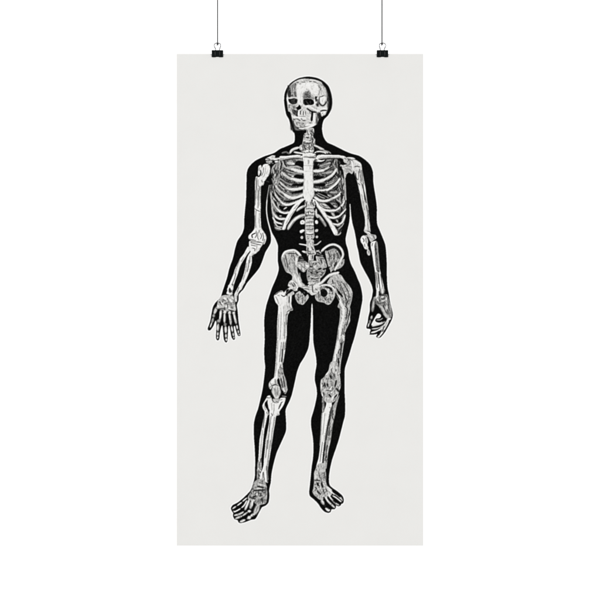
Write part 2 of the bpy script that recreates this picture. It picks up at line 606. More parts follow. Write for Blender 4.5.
b z 6 262,410 290,420
@ printed_shoulder_blade
# 300 140 10
f x 400,190 440,180 490,170 540,180 560,210 600,240 600,330 560,330 540,310 520,340 490,325 465,345 455,380 440,370 430,300 400,260 395,220
s k 12 395,190 405,225 400,250
f k 400,190 430,190 435,215 450,230 470,240 430,250 405,240
b w 12 435,200 455,205 462,215
b w 10 480,185 520,180 550,190
b w 10 510,200 525,240 530,290
s k 6 470,190 490,190 478,215
s k 4 495,185 520,210
b z 5 495,195 500,240 470,250
b y 6 440,270 480,260 520,270
b y 5 445,290 480,290 510,310
b x 10 445,280 460,330
s k 5 540,190 560,200 590,205
s k 6 540,255 570,262 600,270
b y 8 560,235 600,245
s k 10 410,265 420,310 412,350
s k 8 430,350 440,420 425,480 435,560
b x 12 445,380 452,470 455,560 460,600
b y 8 415,400 405,460 425,530
s k 6 405,480 420,540 415,600
b w 6 425,380 430,430
@ printed_spine
# 290 190 10
f x 150,115 180,110 200,112 240,120 250,180 245,250 235,330 240,400 245,470 225,500 225,600 165,600 170,540 155,480 150,420 152,350 148,280 148,200
b w 14 195,95 190,125 185,140
s k 7 155,120 165,150 155,175
s k 7 215,115 225,140 240,160
s k 8 245,110 262,160 240,190
b z 8 205,120 210,150
b w 6 165,175 200,170 230,178
s k 4 160,190 195,185 235,192
b x 7 165,205 200,200 235,208
s k 8 205,215 215,230 235,220
s k 5 158,225 195,218
b w 7 165,240 195,232 225,240
s k 4 155,258 200,252 240,258
s k 5 185,215 182,245
b x 7 165,275 200,270 235,270
s k 4 155,288 200,284 240,290
s k 7 160,232 158,265
b w 8 165,302 200,298 225,300
s k 4 160,325 200,320 238,320
b w 7 155,345 200,342 238,345
s k 5 160,360 200,356 235,360
b x 7 165,375 200,378 235,372
s k 4 155,392 200,396 240,390
b x 6 160,405 200,410 240,402
b w 11 165,418 195,432 225,430
s k 6 160,442 200,446 240,440
s k 6 175,460 180,490 175,510
s k 6 215,455 222,480 210,505
b x 7 165,480 200,470 235,480
b w 7 190,490 195,520 205,535
s k 5 165,515 200,520 235,510
b w 8 170,530 200,538 230,528
s k 5 175,550 205,556 235,550
b w 10 190,570 205,590
s k 4 180,572 180,600
s k 10 240,180 250,230 240,290
f w 105,310 130,300 150,315 145,340 120,345 102,335
s k 4 115,318 130,325
f w 250,310 268,300 282,320 275,340 255,335
f w 100,405 130,393 148,403 135,420 108,432 98,420
f x 250,400 270,390 282,398 275,418 250,418
f x 104,470 118,458 132,468 128,488 110,488
f x 256,465 268,455 283,465 276,482 260,480
b w 9 92,538 120,545 165,548
b x 9 235,550 265,545 285,530 310,510
b y 6 150,270 130,275 120,285
b x 10 245,215 270,210
f x 250,240 258,190 268,195 275,250 290,265 280,280 262,270
b w 6 258,200 262,240 270,262
# 290 230 10
b w 9 92,140 130,145 170,158
b x 8 235,150 270,145 290,130 310,112
s k 4 240,135 280,128
f x 118,212 135,205 155,212 175,215 170,235 140,228
f x 170,100 235,100 238,160 250,200 260,240 240,255 235,300 230,350 190,350 180,290 170,250 165,200
b w 10 190,160 195,185 215,200
s k 6 175,180 180,210 200,215
s k 6 215,165 225,190 240,200
b x 6 215,205 245,215
s k 5 175,230 210,240 245,235
b w 14 200,250 195,275 200,300
s k 7 178,255 182,300
s k 7 225,250 222,290
s k 4 185,310 215,310
b w 9 190,322 215,330 230,345
s k 6 240,260 250,300 240,330
b x 10 262,205 290,215 310,235
s k 7 270,225 300,240
@ printed_pelvis
# 278 245 15
f 7 52,170 88,98 160,70 245,65 302,98 352,160 308,200 296,260 300,330 298,400 322,480 350,560 400,620 200,620 215,480 180,432 120,402 75,300 50,220
b 6 26 68,190 92,300 132,392
b 9 22 66,172 92,122 150,86 240,76 292,106 346,166
b 2 13 112,150 124,220 150,330
b 2 8 90,200 120,330
b 7 44 190,200 215,300 225,390
b 9 18 272,190 272,300
b 7 18 175,180 180,260
b 2 14 150,130 200,125 255,132
b 2 16 262,118 300,162
b 3 10 240,150 250,230
b 3 10 200,140 215,190
b 4 8 240,260 250,380
b 4 8 170,320 190,410
g 3 .7 85 110,120 250,130 280,300 250,420 160,400
f 2 308,180 345,162 392,232 308,238
b 0 16 322,190 350,200
b 5 10 335,215 380,225
b 8 46 238,440 270,520 330,600
b 9 14 242,450 292,560
b 0 10 296,330 300,400
f 7 295,260 330,240 420,245 462,300 462,340 402,402 368,402 320,360 295,320
b 9 22 425,300 450,330
b 3 10 300,248 440,258
b 5 10 345,290 362,355
b 3 9 395,270 400,330
b 9 14 320,290 325,320
b 2 16 410,385 455,365
b 9 16 370,340 380,385
b 7 13 325,420 330,490 372,552
b 9 14 365,95 402,108
f 7 455,262 620,262 620,620 480,620 450,500 468,420 468,370
b 0 18 476,322 505,326
b 0 18 486,400 514,432
b 0 14 508,494 534,502
b 0 16 576,400 610,430
b 2 12 568,262 572,302
b 2 12 545,350 560,380
b 9 22 540,310 545,340
b 9 18 520,380 560,400
b 9 18 540,460 600,470
b 3 8 470,455 540,470
b 3 8 490,530 600,520
b 9 16 450,575 540,570
g 1 1.1 45 460,262 620,262 620,620 480,600
# 308 240 15
f 6 255,165 300,160 380,125 445,160 495,260 472,310 432,402 382,455 340,462 302,385 268,250
b 7 24 275,182 292,280 332,392
b 8 10 272,180 282,250
b 7 18 360,200 370,300 372,425
b 7 16 408,200 420,300
b 1 18 298,150 370,108 430,130 482,190
b 2 12 308,175 332,262
b 2 12 440,190 465,280
b 2 12 392,200 395,290
b 1 18 425,330 402,402
b 9 9 380,330 378,420
g 2 1.0 85 265,160 445,150 490,260 440,400 340,450
f 6 508,310 545,285 542,355 500,412 436,442 460,390
b 2 14 515,330 505,365
b 9 28 200,170 250,122 320,78 390,68 458,96 506,150 526,220 498,295 445,385 402,455
b 4 10 190,190 240,160
b 9 13 344,450 346,485
b 0 16 300,420 330,400
f 6 118,240 160,248 235,262 285,400 232,425 150,402 130,330
b 8 14 124,250 150,325
b 2 14 188,290 212,352
b 2 10 165,270 245,285
b 7 20 200,382 252,392
b 8 12 215,310 240,370
b 7 14 120,180 168,152
b 5 16 130,205 225,240
b 2 10 150,215 200,225
f 6 0,430 255,430 242,520 150,595 0,620
b 0 22 155,442 195,425
b 0 18 35,480 62,502
b 0 14 126,488 152,492
b 0 14 50,570 75,572
b 0 22 226,440 256,432
b 8 16 178,490 222,522
b 8 18 100,392 112,440
b 9 14 20,532 80,562 200,552
b 9 14 90,450 100,480
b 2 9 190,530 230,500
g 1 1.0 45 0,430 250,430 240,520 150,590 0,600
# 308 270 15
f 7 285,195 340,110 400,70 455,55 430,120 405,235 360,235
b 0 20 368,150 392,212
b 0 14 440,70 400,130
b 7 20 300,205 332,135 352,80
b 4 14 338,112 372,80
f 7 115,290 180,240 270,215 355,235 405,320 402,402 342,502 292,522 240,492 150,472 108,420
b 8 14 138,300 130,400
b 2 9 162,320 160,425
b 8 16 200,425 270,472
b 8 14 352,340 322,440
b 2 9 250,410 262,450
b 3 8 330,380 345,430
b 0 24 258,250 330,272 362,320
b 7 10 285,275 322,345
f 0 195,300 240,284 286,320 282,380 240,406 200,386 188,340
b 9 11 250,275 290,300 305,350 285,395
g 1 .9 70 120,290 270,220 400,320 340,500 240,490 110,420
b 9 18 105,262 200,226 300,224 380,268 432,350 482,412
b 2 8 120,245 200,215 290,200
b 9 34 88,242 200,192 270,122 335,72 445,42
b 9 30 440,42 462,38
b 3 7 110,262 210,210 285,140
f 8 0,225 75,235 95,300 90,370 50,378 20,340 0,330
b 3 10 0,300 40,320
b 4 12 70,260 75,340
# 278 275 15
f 7 148,162 168,100 212,74 282,108 312,170 302,230 242,240 190,192
b 9 16 200,88 262,130 292,190 272,222
b 2 10 198,118 240,180
b 9 14 158,150 212,172
b 2 9 230,110 262,150
b 2 7 190,180 240,215
b 8 40 300,50 332,150 400,182 480,190
b 9 16 300,40 318,110 350,150
f 8 380,172 480,170 520,138 620,150 620,230 555,292 510,302 470,272 400,232
b 2 14 512,148 524,262
b 4 14 560,200 590,230
b 4 12 470,160 540,150
b 9 20 488,240 522,282
b 3 12 390,202 470,218
b 9 24 540,162 620,172
b 4 8 360,170 460,180
b 7 12 332,30 352,110 402,150
b 0 9 345,0 365,90 400,130
b 8 14 450,122 545,112
f 7 258,290 320,240 350,270 402,330 442,290 462,340 402,422 368,447 300,422 262,352
b 2 9 298,285 310,392
b 8 14 330,280 346,402
b 3 9 368,320 370,422
b 8 10 390,350 385,410
f 0 338,232 380,218 432,240 442,280 402,322 360,272
b 3 14 385,255 400,275
b 8 9 355,270 400,325
b 7 14 440,300 455,340
b 0 14 295,228 310,188
g 1 .8 80 260,290 320,240 400,330 460,340 370,440 300,420
@ printed_thigh_bone
# 255 280 10
# 0 0 1
f w 274,296 277,292.5 281.5,290.5 283.5,292 286,295 288,299 286.8,306 286.8,313 287.2,320 286.8,327 286.7,336 286,342 285.5,348 284.5,355 283,363 280,366 278.8,375 277.2,380 274,380 275,370 275.8,360 276.2,350 276.8,342 277.1,336 277,330 277.2,322 277.8,314 278.2,306 275.5,302
# 255 280 10
b z 7 200,150 240,120 270,115
b y 7 205,165 225,200 235,240
b z 4 225,150 245,160
b w 20 275,160 310,120 350,85 380,80
s k 7 262,150 290,165 320,140 350,110
f k 315,100 340,92 325,120 310,130
b z 5 300,145 340,105 360,90
f x 320,160 350,130 380,110 395,140 370,160 365,250 380,300 350,310 320,330
s k 9 342,165 340,230
s k 9 382,160 378,240
b w 7 330,180 330,260
b w 7 358,150 358,250 370,280
b y 8 350,280 380,285
b z 5 322,320 350,300 385,290
b w 6 320,400 325,350 345,315
s k 5 312,340 312,450
b y 5 262,320 258,450 250,600
b y 4 285,260 290,400 285,560
b x 8 300,250 305,400 300,590
b y 6 240,340 232,450 228,590
b z 4 296,420 298,500 292,590
# 245 340 10
b y 6 328,0 320,150 312,280 300,370
s k 7 372,90 370,150 362,220
b z 8 385,20 378,120 372,230
b z 5 365,20 355,130 345,220
s k 4 402,20 395,100
f w 290,378 325,385 330,420 320,460 290,470 265,490 240,470 240,430 262,400
b z 5 250,440 280,430 310,440
b y 5 255,410 250,460 270,485
b z 6 270,460 300,460
f x 355,260 375,240 385,330 410,400 420,470 425,500 405,540 385,520 375,470 360,400 345,340
b z 7 360,270 370,340 385,400
s k 9 345,360 350,420 370,480
s k 5 370,280 385,360 400,410
s k 12 325,400 335,440 360,470
b y 10 370,400 385,440
b w 10 400,470 412,500
s k 4 395,490 400,520
b w 4 375,300 380,360 400,420
s k 4 415,480 412,515
f x 270,490 300,460 345,470 360,510 345,560 320,600 290,570 268,530
g z 1.2 90 270,490 350,470 355,560 310,595 270,530
b w 6 275,500 275,540 300,580
b y 4 300,490 300,550
b y 4 320,485 322,560
b z 5 340,490 352,520 335,570
b z 3 290,500 290,540
b w 5 310,480 312,540
@ printed_thigh_bone
# 305 280 10
# 0 0 1
f 7 332.5,278 336,274.5 341,275 345,281 349.5,286 352.5,292 352,299 350.5,305 349,313 350.3,320 348,326 345.3,332 344.7,340 343.5,346 342.5,353 341,360 340,367 339.8,374 329,374 329.5,369 332,362 333.5,355 335,348 336.5,340 338,329 339.5,320 340,310 337.5,306.5 339.5,301 337,295
# 305 280 10
g 2 .7 100 320,-10 400,20 470,110 450,250 440,400 400,520 400,300 330,160
b w 20 320,145 345,190 365,240 385,300 385,370 365,440 350,520 345,590
s k 8 305,130 330,170 345,200
f k 300,50 320,90 350,120 380,160 370,170 330,130
b z 7 350,40 380,100 400,160 410,240
b z 6 380,30 420,90 440,150 430,220
b z 5 330,30 350,70 370,130
b z 5 400,60 430,120 450,180
s k 6 400,170 420,200 415,260
s k 5 390,120 410,180 430,230
s k 8 400,260 425,290 420,340 410,400
s k 7 440,330 430,400 415,460
b x 5 450,280 452,350 430,440
b y 8 465,100 462,180 440,250
b w 6 455,80 465,130
b y 8 340,240 350,280 365,320
b z 7 400,440 392,500 380,550
s k 5 380,480 370,530 360,560
b w 12 380,550 390,570
b y 6 335,500 330,560 320,600
s k 5 395,520 405,560 398,600
s k 7 330,300 325,340
# 300 340 10
g k 0.9 80 395,0 445,0 425,130 405,230 400,400 370,600 340,400 380,150
b w 22 385,10 375,80 360,150 345,230 335,290
s k 10 412,30 408,100 400,150
s k 14 385,180 385,250 378,290
b z 9 425,20 415,90 402,180
b z 6 365,140 370,190 350,260
s k 7 395,90 380,140
b x 6 420,140 405,230 400,300
s k 7 300,330 310,370 300,400
b w 7 270,370 295,320 320,270
b z 6 260,380 290,350
b y 14 330,330 340,400 320,440
@ printed_shin_bone
# 245 390 10
# 0 0 1
f w 268.2,399 271.2,397.5 272.5,401 275,403 278.5,402.5 280.5,398 285.5,398 284.5,403 282.5,407 279.5,411.5 279.5,415 276.2,416.2 275,424 273.5,432 272.5,440 271.2,448 269.8,457 268.5,465 267.7,473 268,482 266.8,482.8 263.5,481 260,481 260.2,474 262,470 263.5,465 264,458 265,448 265.7,440 267.3,432 268.8,424 269.5,417 268.5,408 267.5,402
# 245 390 10
s k 10 215,120 225,170 245,210
s k 5 340,175 355,140 385,110
b z 9 335,190 355,150 365,120
b y 7 350,100 375,95
b w 10 385,95 378,150 350,190
b y 5 290,140 290,200 275,260
b y 4 265,130 270,200
b y 8 295,270 285,350 270,430 260,590
b z 5 262,260 248,350 238,450 225,590
s k 4 248,330 240,420
b z 4 320,240 335,245
s k 4 262,230 275,260
b x 8 225,430 215,520 212,600
# 225 440 10
b y 8 455,0 440,120 425,230 412,300
b z 5 425,0 415,90 405,180
b z 8 415,260 420,330 425,420
s k 4 380,320 375,360 372,400
b z 8 385,320 388,370 395,400
b w 8 400,330 410,400
b y 6 440,200 425,300 432,400
@ printed_shin_bone
# 300 390 10
# 0 0 1
f w 325.8,397.5 326.2,404 325,408 322.5,412 321.5,421 321.3,428 320.6,438 320,446 319.4,452 318.5,458 316.8,464 316.3,467 318,471 322.5,471 322.2,464 322.6,458 323.6,449 324.7,440 325.2,436 326.2,430 327.5,423 329.5,416 331,410 333,405 333,401 336.5,396 332,399.5 329,400.5
# 300 390 10
b 6 9 222,225 215,310 210,420 200,560
b y 7 240,130 238,170
# 0 0 1
f 6 335,402 337.5,398 339.5,395 338,401 336,409 335,415 333.2,423 332.2,430 330.8,440 329.1,448 327.7,456 327.2,463 326.2,469 323.5,466 324,458 324.3,450 325,440 326.2,434 327.5,429 330,421 331.5,412 333,406
# 300 390 10
f k 320,110 345,90 360,80 345,130 322,160
s k 6 238,100 248,160 242,200
f y 220,75 240,90 242,150 242,215 220,225 222,150
b z 5 232,100 232,200
f z 305,190 325,150 330,180 310,260 290,330 275,400 262,490 255,600 240,600 250,480 265,380 285,280
s k 6 305,270 285,340 278,420 262,500
b x 8 330,270 315,340 305,400
s k 7 330,200 322,260 335,300
s k 6 300,360 290,430
s k 5 295,410 285,460
b x 6 350,180 345,240
b y 5 250,230 240,330 228,450
b z 4 292,175 310,180
b w 5 300,500 290,560
# 300 440 10
s k 9 250,20 245,90 240,170
s k 7 275,50 262,120 265,180
b x 6 292,10 280,90 270,150
s k 6 262,150 250,210
b z 5 225,20 210,130 200,220
f k 185,255 195,265 190,295 175,275
@ printed_calf_bone
# 245 390 10
# 0 0 1
f w 265.5,399.5 267.5,396 270,395.5 270.8,398 268.5,399.5 266.5,401 265,404 266.5,408 268,411.5 269,414.5 267.5,416 266,423 264.5,430 263.5,438 262.7,446 261.8,453 261.3,460 261.2,471 259,471 257.5,470 257.5,464 258.5,457 259,448 259.5,440 260.8,433 262.5,424 264,416 264.5,411.5 263,408.5 262.5,405
# 245 390 10
s k 6 205,120 200,150 215,185
b z 7 215,75 240,80
b y 6 190,160 205,200
b z 7 195,230 190,300 180,380
b y 5 175,400 165,500 160,590
s k 4 215,220 225,245
s k 9 240,210 238,240
# 225 440 10
b y 5 362,20 355,130 348,200
s k 7 362,180 350,230 352,300
b z 6 335,200 332,280
b y 6 345,220 340,290
f y 320,290 350,310 352,350 345,410 325,430 318,380
b z 5 335,310 330,400
@ printed_upper_arm_bone
# 240 140 10
f w 182,300 185,265 205,250 215,262 225,290 205,330 190,360 180,340
b y 6 195,270 192,310
# 0 0 1
f w 256,176.5 258.5,177 260,176 261,172 262,168 263,165 265,164 268,164 270,167 270,171 269,175 267,178 264.5,182 263.5,185 261,186.5 260.8,195 260.5,198 260.8,206 260.5,214 261,223 261.5,228 264,232 266.2,236 266.2,240 264,244.5 260.5,242 255,241.5 251,240.5 248.5,238 249,235 252,232 254.5,228 254.8,220 254.6,210 254.9,200 255,190 255,182
# 240 140 10
s k 10 205,300 210,335 195,365
b z 5 235,275 232,320 215,360
b y 5 255,280 250,330 235,370
b x 6 280,290 265,340
b y 7 160,380 162,470 160,590
b z 4 182,395 180,440 186,470
b z 5 215,400 225,425
s k 5 240,420 260,400 275,370
b z 6 198,460 196,530 195,600
b y 6 180,480 178,600
s k 4 170,370 165,500
# 240 190 10
b y 7 155,0 152,150
b x 8 195,10 192,160
b z 5 185,0 180,180
s k 5 150,185 165,200 200,215
b z 5 160,205 155,300 160,380
b y 6 195,230 192,320 200,380
s k 10 125,480 120,450 155,430
s k 5 160,410 165,450 150,480
b z 5 180,420 175,470 190,500
s k 5 205,430 215,460 205,490
b z 6 225,430 235,470 225,510
b y 8 190,400 195,430
b w 10 145,480 150,500
s k 5 95,490 130,500 160,505
b z 5 245,490 240,520
s k 4 225,540 245,520
@ printed_upper_arm_bone
# 340 140 10
# 0 0 1
f 8 353,160 356,160 360,162.5 361.5,165 362.5,172 364,180 365.5,188 366.6,198 367.5,206 368.5,213 369.5,220 370,227 370.5,233 367,233 364,231 365,225 364.8,218 363.5,212 362,206 361,200 360,193 358.7,188 357.2,182 355.2,176 354,170 353.5,164
# 340 140 10
b w 12 150,215 190,235 210,255
b w 10 120,210 125,260 130,300
s k 8 155,330 160,370 175,400
s k 6 145,270 170,262 200,270
b w 8 155,290 185,285
b z 8 195,290 205,350 215,420
s k 5 215,300 225,380 235,440
s k 5 185,310 190,360 185,400
b w 7 200,330 190,410 200,440
b w 22 195,470 215,530 222,600
s k 6 228,440 240,520 248,600
b z 6 215,430 235,500
b w 6 245,450 255,530 260,600
s k 5 180,430 200,450
# 340 190 10
s k 9 235,0 250,60 262,130
s k 6 262,150 275,220 285,290
b y 6 215,40 230,130 245,200
b x 5 258,30 270,120 285,200
b z 7 180,10 195,25
b z 6 290,290 300,340 308,370
s k 8 250,410 275,430 300,440
b y 5 275,250 280,350 285,400
b w 8 255,250 262,350 258,400
@ printed_forearm_bone
# 200 230 10
f w 495,115 560,120 600,125 600,190 575,220 545,240 520,270 520,320 505,380 485,440 460,500 430,560 410,600 370,600 395,550 420,490 440,430 455,360 465,300 480,250 505,215 495,170
f w 480,165 505,200 475,240 450,280 425,320 400,370 378,440 355,500 335,560 325,600 270,600 290,550 315,490 335,440 350,390 380,330 405,280 440,235
s k 6 505,210 480,250 462,290
b z 6 510,125 560,135 600,145
b z 5 505,145 550,155 585,160
b z 6 520,160 530,190 560,200
b y 5 525,185 550,190
b z 6 515,265 540,260
b z 6 490,300 485,360 470,420
b y 6 470,330 455,420 430,500
b z 5 500,260 498,330
b y 6 400,300 370,370 345,440
b y 6 440,270 410,320
b z 5 360,430 340,500 310,560
s k 7 330,540 315,590
f k 325,545 318,600 290,600
# 240 230 10
f w 95,110 150,115 225,130 215,165 185,200 160,235 130,240 100,205 90,160
b z 6 105,125 160,140 210,150
b z 5 110,150 160,160
s k 5 125,180 150,190 145,210
b y 5 170,150 165,200
s k 4 105,115 160,120 230,128
b z 5 120,260 140,245
# 195 285 10
f w 335,0 370,0 385,30 375,60 372,95 345,100 315,85 325,50
f z 345,25 360,45 370,70 345,78 335,60
s k 5 350,30 345,60
b w 7 325,85 350,92 378,90
f w 458,-30 502,-30 478,10 460,40 435,80 420,120 420,160 405,170 395,130 395,90 412,55 434,15
b z 5 440,20 420,70
b y 5 410,90 410,140
@ printed_forearm_bone
# 340 230 10
f w 205,90 220,60 245,55 270,75 280,110 275,150 285,180 265,195 245,185 230,150 210,120
s k 6 225,80 240,100 235,120
b z 5 255,80 265,130
s k 5 245,140 250,170
b 7 16 250,60 300,62 320,90
b 8 14 262,170 285,205
f x 270,205 285,195 300,215 300,250 285,255 270,235
s k 4 285,210 290,235
f x 240,0 300,0 310,40 355,50 365,80 340,100 310,120 290,90 270,40 245,20
b w 7 255,15 280,25 300,40
s k 6 270,10 300,20 310,40
b w 9 300,55 320,80
s k 6 335,60 345,90
b z 5 315,50 345,60
f w 310,125 350,110 370,120 375,200 380,270 385,340 400,400 415,470 440,600 365,600 358,500 350,420 335,330 320,230 308,170
f z 345,150 368,110 372,200 378,280 385,340 395,420 380,420 365,400 355,320 350,240
s k 5 325,130 320,160
b y 6 360,250 365,330 375,400
s k 6 358,420 368,500 375,600
s k 7 385,430 392,520 400,600
s k 6 405,440 418,520 430,590
b z 5 372,420 380,470 385,540
b w 12 335,200 340,290 350,370
b 6 12 368,120 378,230 392,380
@ printed_hand_bones
# 205 295 12
f 7 160,60 210,5 330,5 352,50 362,110 372,180 340,202 290,195 240,195 190,172 142,162 148,100
b 8 26 140,150 128,180 112,220
b 6 24 108,235 100,262
b 6 20 98,280 84,330
b 9 11 80,335 62,388
b 2 6 90,264 122,272
b 3 8 128,150 150,172
b 8 24 192,185 184,230 178,290
b 9 10 188,200 178,280
b 6 30 178,300 150,325
b 2 7 135,322 185,338
b 7 22 158,350 154,430
b 9 9 152,360 150,420
b 2 5 140,440 168,440
b 8 16 154,450 152,486
b 2 4 140,490 165,490
b 9 12 152,498 150,522
b 9 28 240,192 236,222
b 7 20 236,220 234,330
b 9 9 232,230 230,320
b 6 26 236,342 246,362
b 2 6 222,352 265,350
b 7 24 246,380 248,450
b 9 9 250,385 252,450
b 2 5 230,462 268,462
b 8 18 251,472 253,508
b 2 5 240,514 268,514
b 9 14 255,522 256,548
b 9 26 298,200 290,228
b 7 20 294,225 304,290 310,352
b 9 9 290,235 300,300
b 2 6 298,368 330,360
b 7 18 318,378 330,438
b 9 8 320,385 330,430
b 2 5 322,450 348,444
b 8 14 337,458 342,492
b 9 10 345,504 348,518
b 9 26 338,205 352,225
b 7 20 346,220 362,290 374,340
b 9 9 346,235 364,300
b 2 5 362,352 386,346
b 7 17 380,362 390,406
b 9 7 382,370 390,402
b 2 4 385,418 406,412
b 8 13 397,426 404,456
b 9 10 408,466 412,482
f 0 150,185 170,200 172,250 165,285 140,300 120,290 128,250
b 2 10 168,75 205,125
b 2 10 172,160 220,162
b 2 12 232,145 240,185
b 3 8 262,30 290,92
b 3 8 236,92 275,112
b 0 12 288,176 318,190 350,196
b 3 10 308,138 334,165
b 2 8 272,112 268,165
b 3 8 342,60 350,112
b 2 8 215,50 250,75
b 3 7 300,100 330,120
b 9 16 195,90 218,115
b 9 12 150,120 165,140
b 9 12 228,35 250,50
b 9 14 300,55 322,88
b 9 12 290,150 302,175
b 9 12 250,130 262,150
b 8 14 350,130 358,170
b 9 10 318,20 335,40
b 3 12 210,90 218,60
@ printed_hand_bones
# 363 290 12
f 5 130,85 270,50 300,80 345,230 350,300 320,352 285,340 250,300 190,200 150,160
b 5 30 135,105 124,170 112,255
b 7 12 128,140 118,220
b 2 8 150,110 140,200
b 9 22 176,-20 173,60 158,92
b 7 44 232,-20 232,40
b 9 10 232,-10 238,42
b 1 8 204,-10 206,52
b 1 8 262,0 262,50
b 1 10 192,62 262,62
b 8 14 165,100 185,130
b 2 8 195,90 200,140
b 8 14 215,90 250,80
b 2 8 225,110 262,100
b 8 12 220,135 260,125
b 2 8 185,165 260,150
b 9 9 275,80 285,120
b 2 12 240,175 275,262 292,300
b 2 12 255,160 305,275
b 2 10 300,140 318,250
b 8 14 282,190 288,228
b 7 9 262,190 280,250
b 6 10 318,180 336,290
b 7 26 208,190 250,270 312,345
b 3 8 205,210 245,290
b 3 7 300,260 330,320
b 4 12 335,240 340,310
f 0 160,180 195,210 240,290 250,330 215,300 190,275 160,285 135,330 130,300 150,240
b 7 18 106,312 98,348
b 5 20 86,362 78,404
b 9 10 70,402 62,442
b 2 6 92,345 115,352
f n 168,292 190,283 213,298 214,322 195,338 162,342 146,362 160,384 200,392 235,378 215,398 170,420 112,428 100,420 108,395 135,345
s y 7 110,432 170,424 225,396 262,370
b 0 13 150,366 190,378 240,348
b 7 7 162,358 205,358 236,338
b 8 11 262,384 205,410 110,436
b 0 11 100,450 170,445 225,420 258,390
b 8 12 275,410 200,455 105,470
b 3 6 270,395 215,430
b 0 12 92,478 160,478 215,455
b 9 16 228,455 175,492 100,512
b 0 11 80,530 140,522 200,490
b 8 12 245,440 225,490
b 0 9 232,505 205,520 160,560
b 9 30 302,362 275,420 245,478
b 9 20 240,490 210,545 178,565
b 6 8 290,380 260,450
b 0 9 255,430 232,500
b 0 10 325,365 290,440 250,510 200,570
b 9 18 290,358 330,345
@ printed_foot_bones
# 228 483 13.333
f 6 325,60 345,-10 400,-50 480,-45 515,40 525,100 512,260 440,290 400,300 340,255 262,205 300,120
b 8 14 355,82 440,70
b 8 14 400,10 470,30
b 0 16 395,45 475,62
b 1 16 345,102 420,96 490,92
b 7 16 305,130 342,165
b 3 12 300,110 320,150
b 9 14 386,140 382,162
b 2 12 405,110 410,150
b 8 14 455,150 485,160
b 1 14 330,192 374,168
b 1 12 295,192 365,212
b 9 14 330,215 350,240
b 7 18 405,200 450,190
b 2 26 452,205 462,255
b 7 14 492,205 496,255
b 6 16 418,240 440,272
b 2 14 430,130 440,180
b 0 20 525,60 540,160 525,270
g 1 .9 60 330,60 500,50 515,260 420,290 270,200
b 8 46 402,300 386,345 358,405
b 5 14 398,310 372,385
b 2 8 375,285 345,350 332,400
b 9 26 350,418 305,436
b 2 8 330,420 345,445
b 9 34 300,452 265,470
b 2 8 245,470 255,490
b 9 24 225,492 165,516
b 6 8 200,490 170,505
b 7 32 325,235 310,290 300,335
b 9 12 330,240 318,310
b 2 8 290,262 280,330
b 1 8 292,352 320,352
b 9 26 268,376 300,378
b 8 16 258,392 195,436
b 2 6 240,398 250,412
b 8 20 185,440 100,474
b 2 7 160,436 165,462
b 8 24 282,222 256,290 228,355
b 9 10 275,240 240,330
b 2 6 212,360 235,375
b 8 18 205,385 150,416 85,432
b 2 6 130,412 140,428
b 9 13 250,235 215,298 180,330
b 9 13 165,342 125,366 80,388
b 9 12 252,198 195,245
b 9 12 182,258 125,300
b 6 16 108,312 60,345
b 9 7 100,312 64,338
b 2 6 110,290 122,310
b 9 9 70,372 100,385
@ printed_foot_bones
# 306 470 13.333
f 7 105,50 125,-10 160,-80 240,-90 262,0 268,80 275,190 345,290 330,345 245,385 200,402 150,372 88,300 98,240 108,150
b 8 34 138,50 140,100
b 7 20 195,20 235,110
b 3 10 170,30 185,110
b 3 10 245,30 262,130
b 1 12 115,135 190,140
b 0 20 145,170 168,212
b 0 20 204,168 222,232
b 8 12 182,178 196,240 232,305
b 8 14 240,150 250,250
b 1 16 145,272 192,325
b 7 22 100,275 118,322 155,352
b 8 14 130,300 160,330
b 1 10 120,225 150,260
b 2 12 225,250 245,320
b 8 14 268,208 302,262 350,292
b 9 10 288,225 345,272
b 2 10 265,250 285,290
b 0 26 236,365 262,425
b 7 30 205,402 238,456
b 9 10 212,400 232,440
b 2 8 240,480 265,480
b 9 22 262,510 300,540 314,530
b 3 8 280,505 300,510
b 8 18 254,350 290,412 340,462 382,500
b 9 9 258,360 300,425
b 2 7 330,470 348,450
b 9 14 298,305 320,362 352,402
b 7 16 345,392 392,442 440,468
b 2 7 380,450 395,430
b 9 12 352,342 400,368 470,425
b 9 11 300,262 375,322 430,352 478,395
b 7 12 460,360 485,410
b 0 16 288,352 312,402
b 0 16 335,340 385,392
b 0 22 365,408 420,432
b 0 10 380,305 455,365
b 0 12 380,330 440,378
g 1 .6 75 100,60 260,40 275,190 330,290 240,380 150,370 90,300
@ printed_knee_bones
# 317 365 15
f 7 60,220 95,192 132,140 172,80 205,-40 305,-40 342,150 356,310 332,400 302,500 240,560 130,560 100,500 60,420 50,310
b 8 20 250,-30 250,120
b 9 14 132,150 170,105
b 7 14 192,80 170,172
b 0 24 202,155 212,202
b 1 12 255,130 260,182
b 2 10 210,60 225,120
b 7 50 225,230 200,320
b 4 8 220,230 215,300
b 4 8 240,250 235,310
b 9 13 206,350 188,372
b 9 13 194,408 228,410
b 0 18 148,278 164,322
b 0 22 114,268 122,332
b 0 14 94,300 90,330
b 8 12 72,235 58,310 80,350
b 8 10 100,220 130,215
b 1 22 292,230 268,332
b 1 26 288,350 332,402
b 7 10 335,220 320,290
b 8 10 300,180 320,230
b 0 20 180,440 212,482
b 6 14 150,420 162,490
b 8 12 250,372 242,450
b 2 8 130,380 220,390
b 0 14 98,410 112,482
b 8 12 122,410 114,482
b 9 14 74,430 86,472
b 0 16 262,490 302,442
b 8 10 320,420 300,480
b 9 22 250,460 220,530
b 5 8 100,500 98,560
g 1 .5 90 60,220 200,100 330,150 350,310 300,500 110,500
@ printed_knee_bones
# 258 370 12
f 7 128,172 178,110 240,90 245,210 150,232
b 9 34 240,0 228,80 178,140 150,185
b 4 8 145,150 170,200
b 2 10 170,190 205,175 240,190
b 5 12 205,110 215,170
f 6 238,0 292,-10 322,110 346,238 322,268 290,240 262,200 240,120
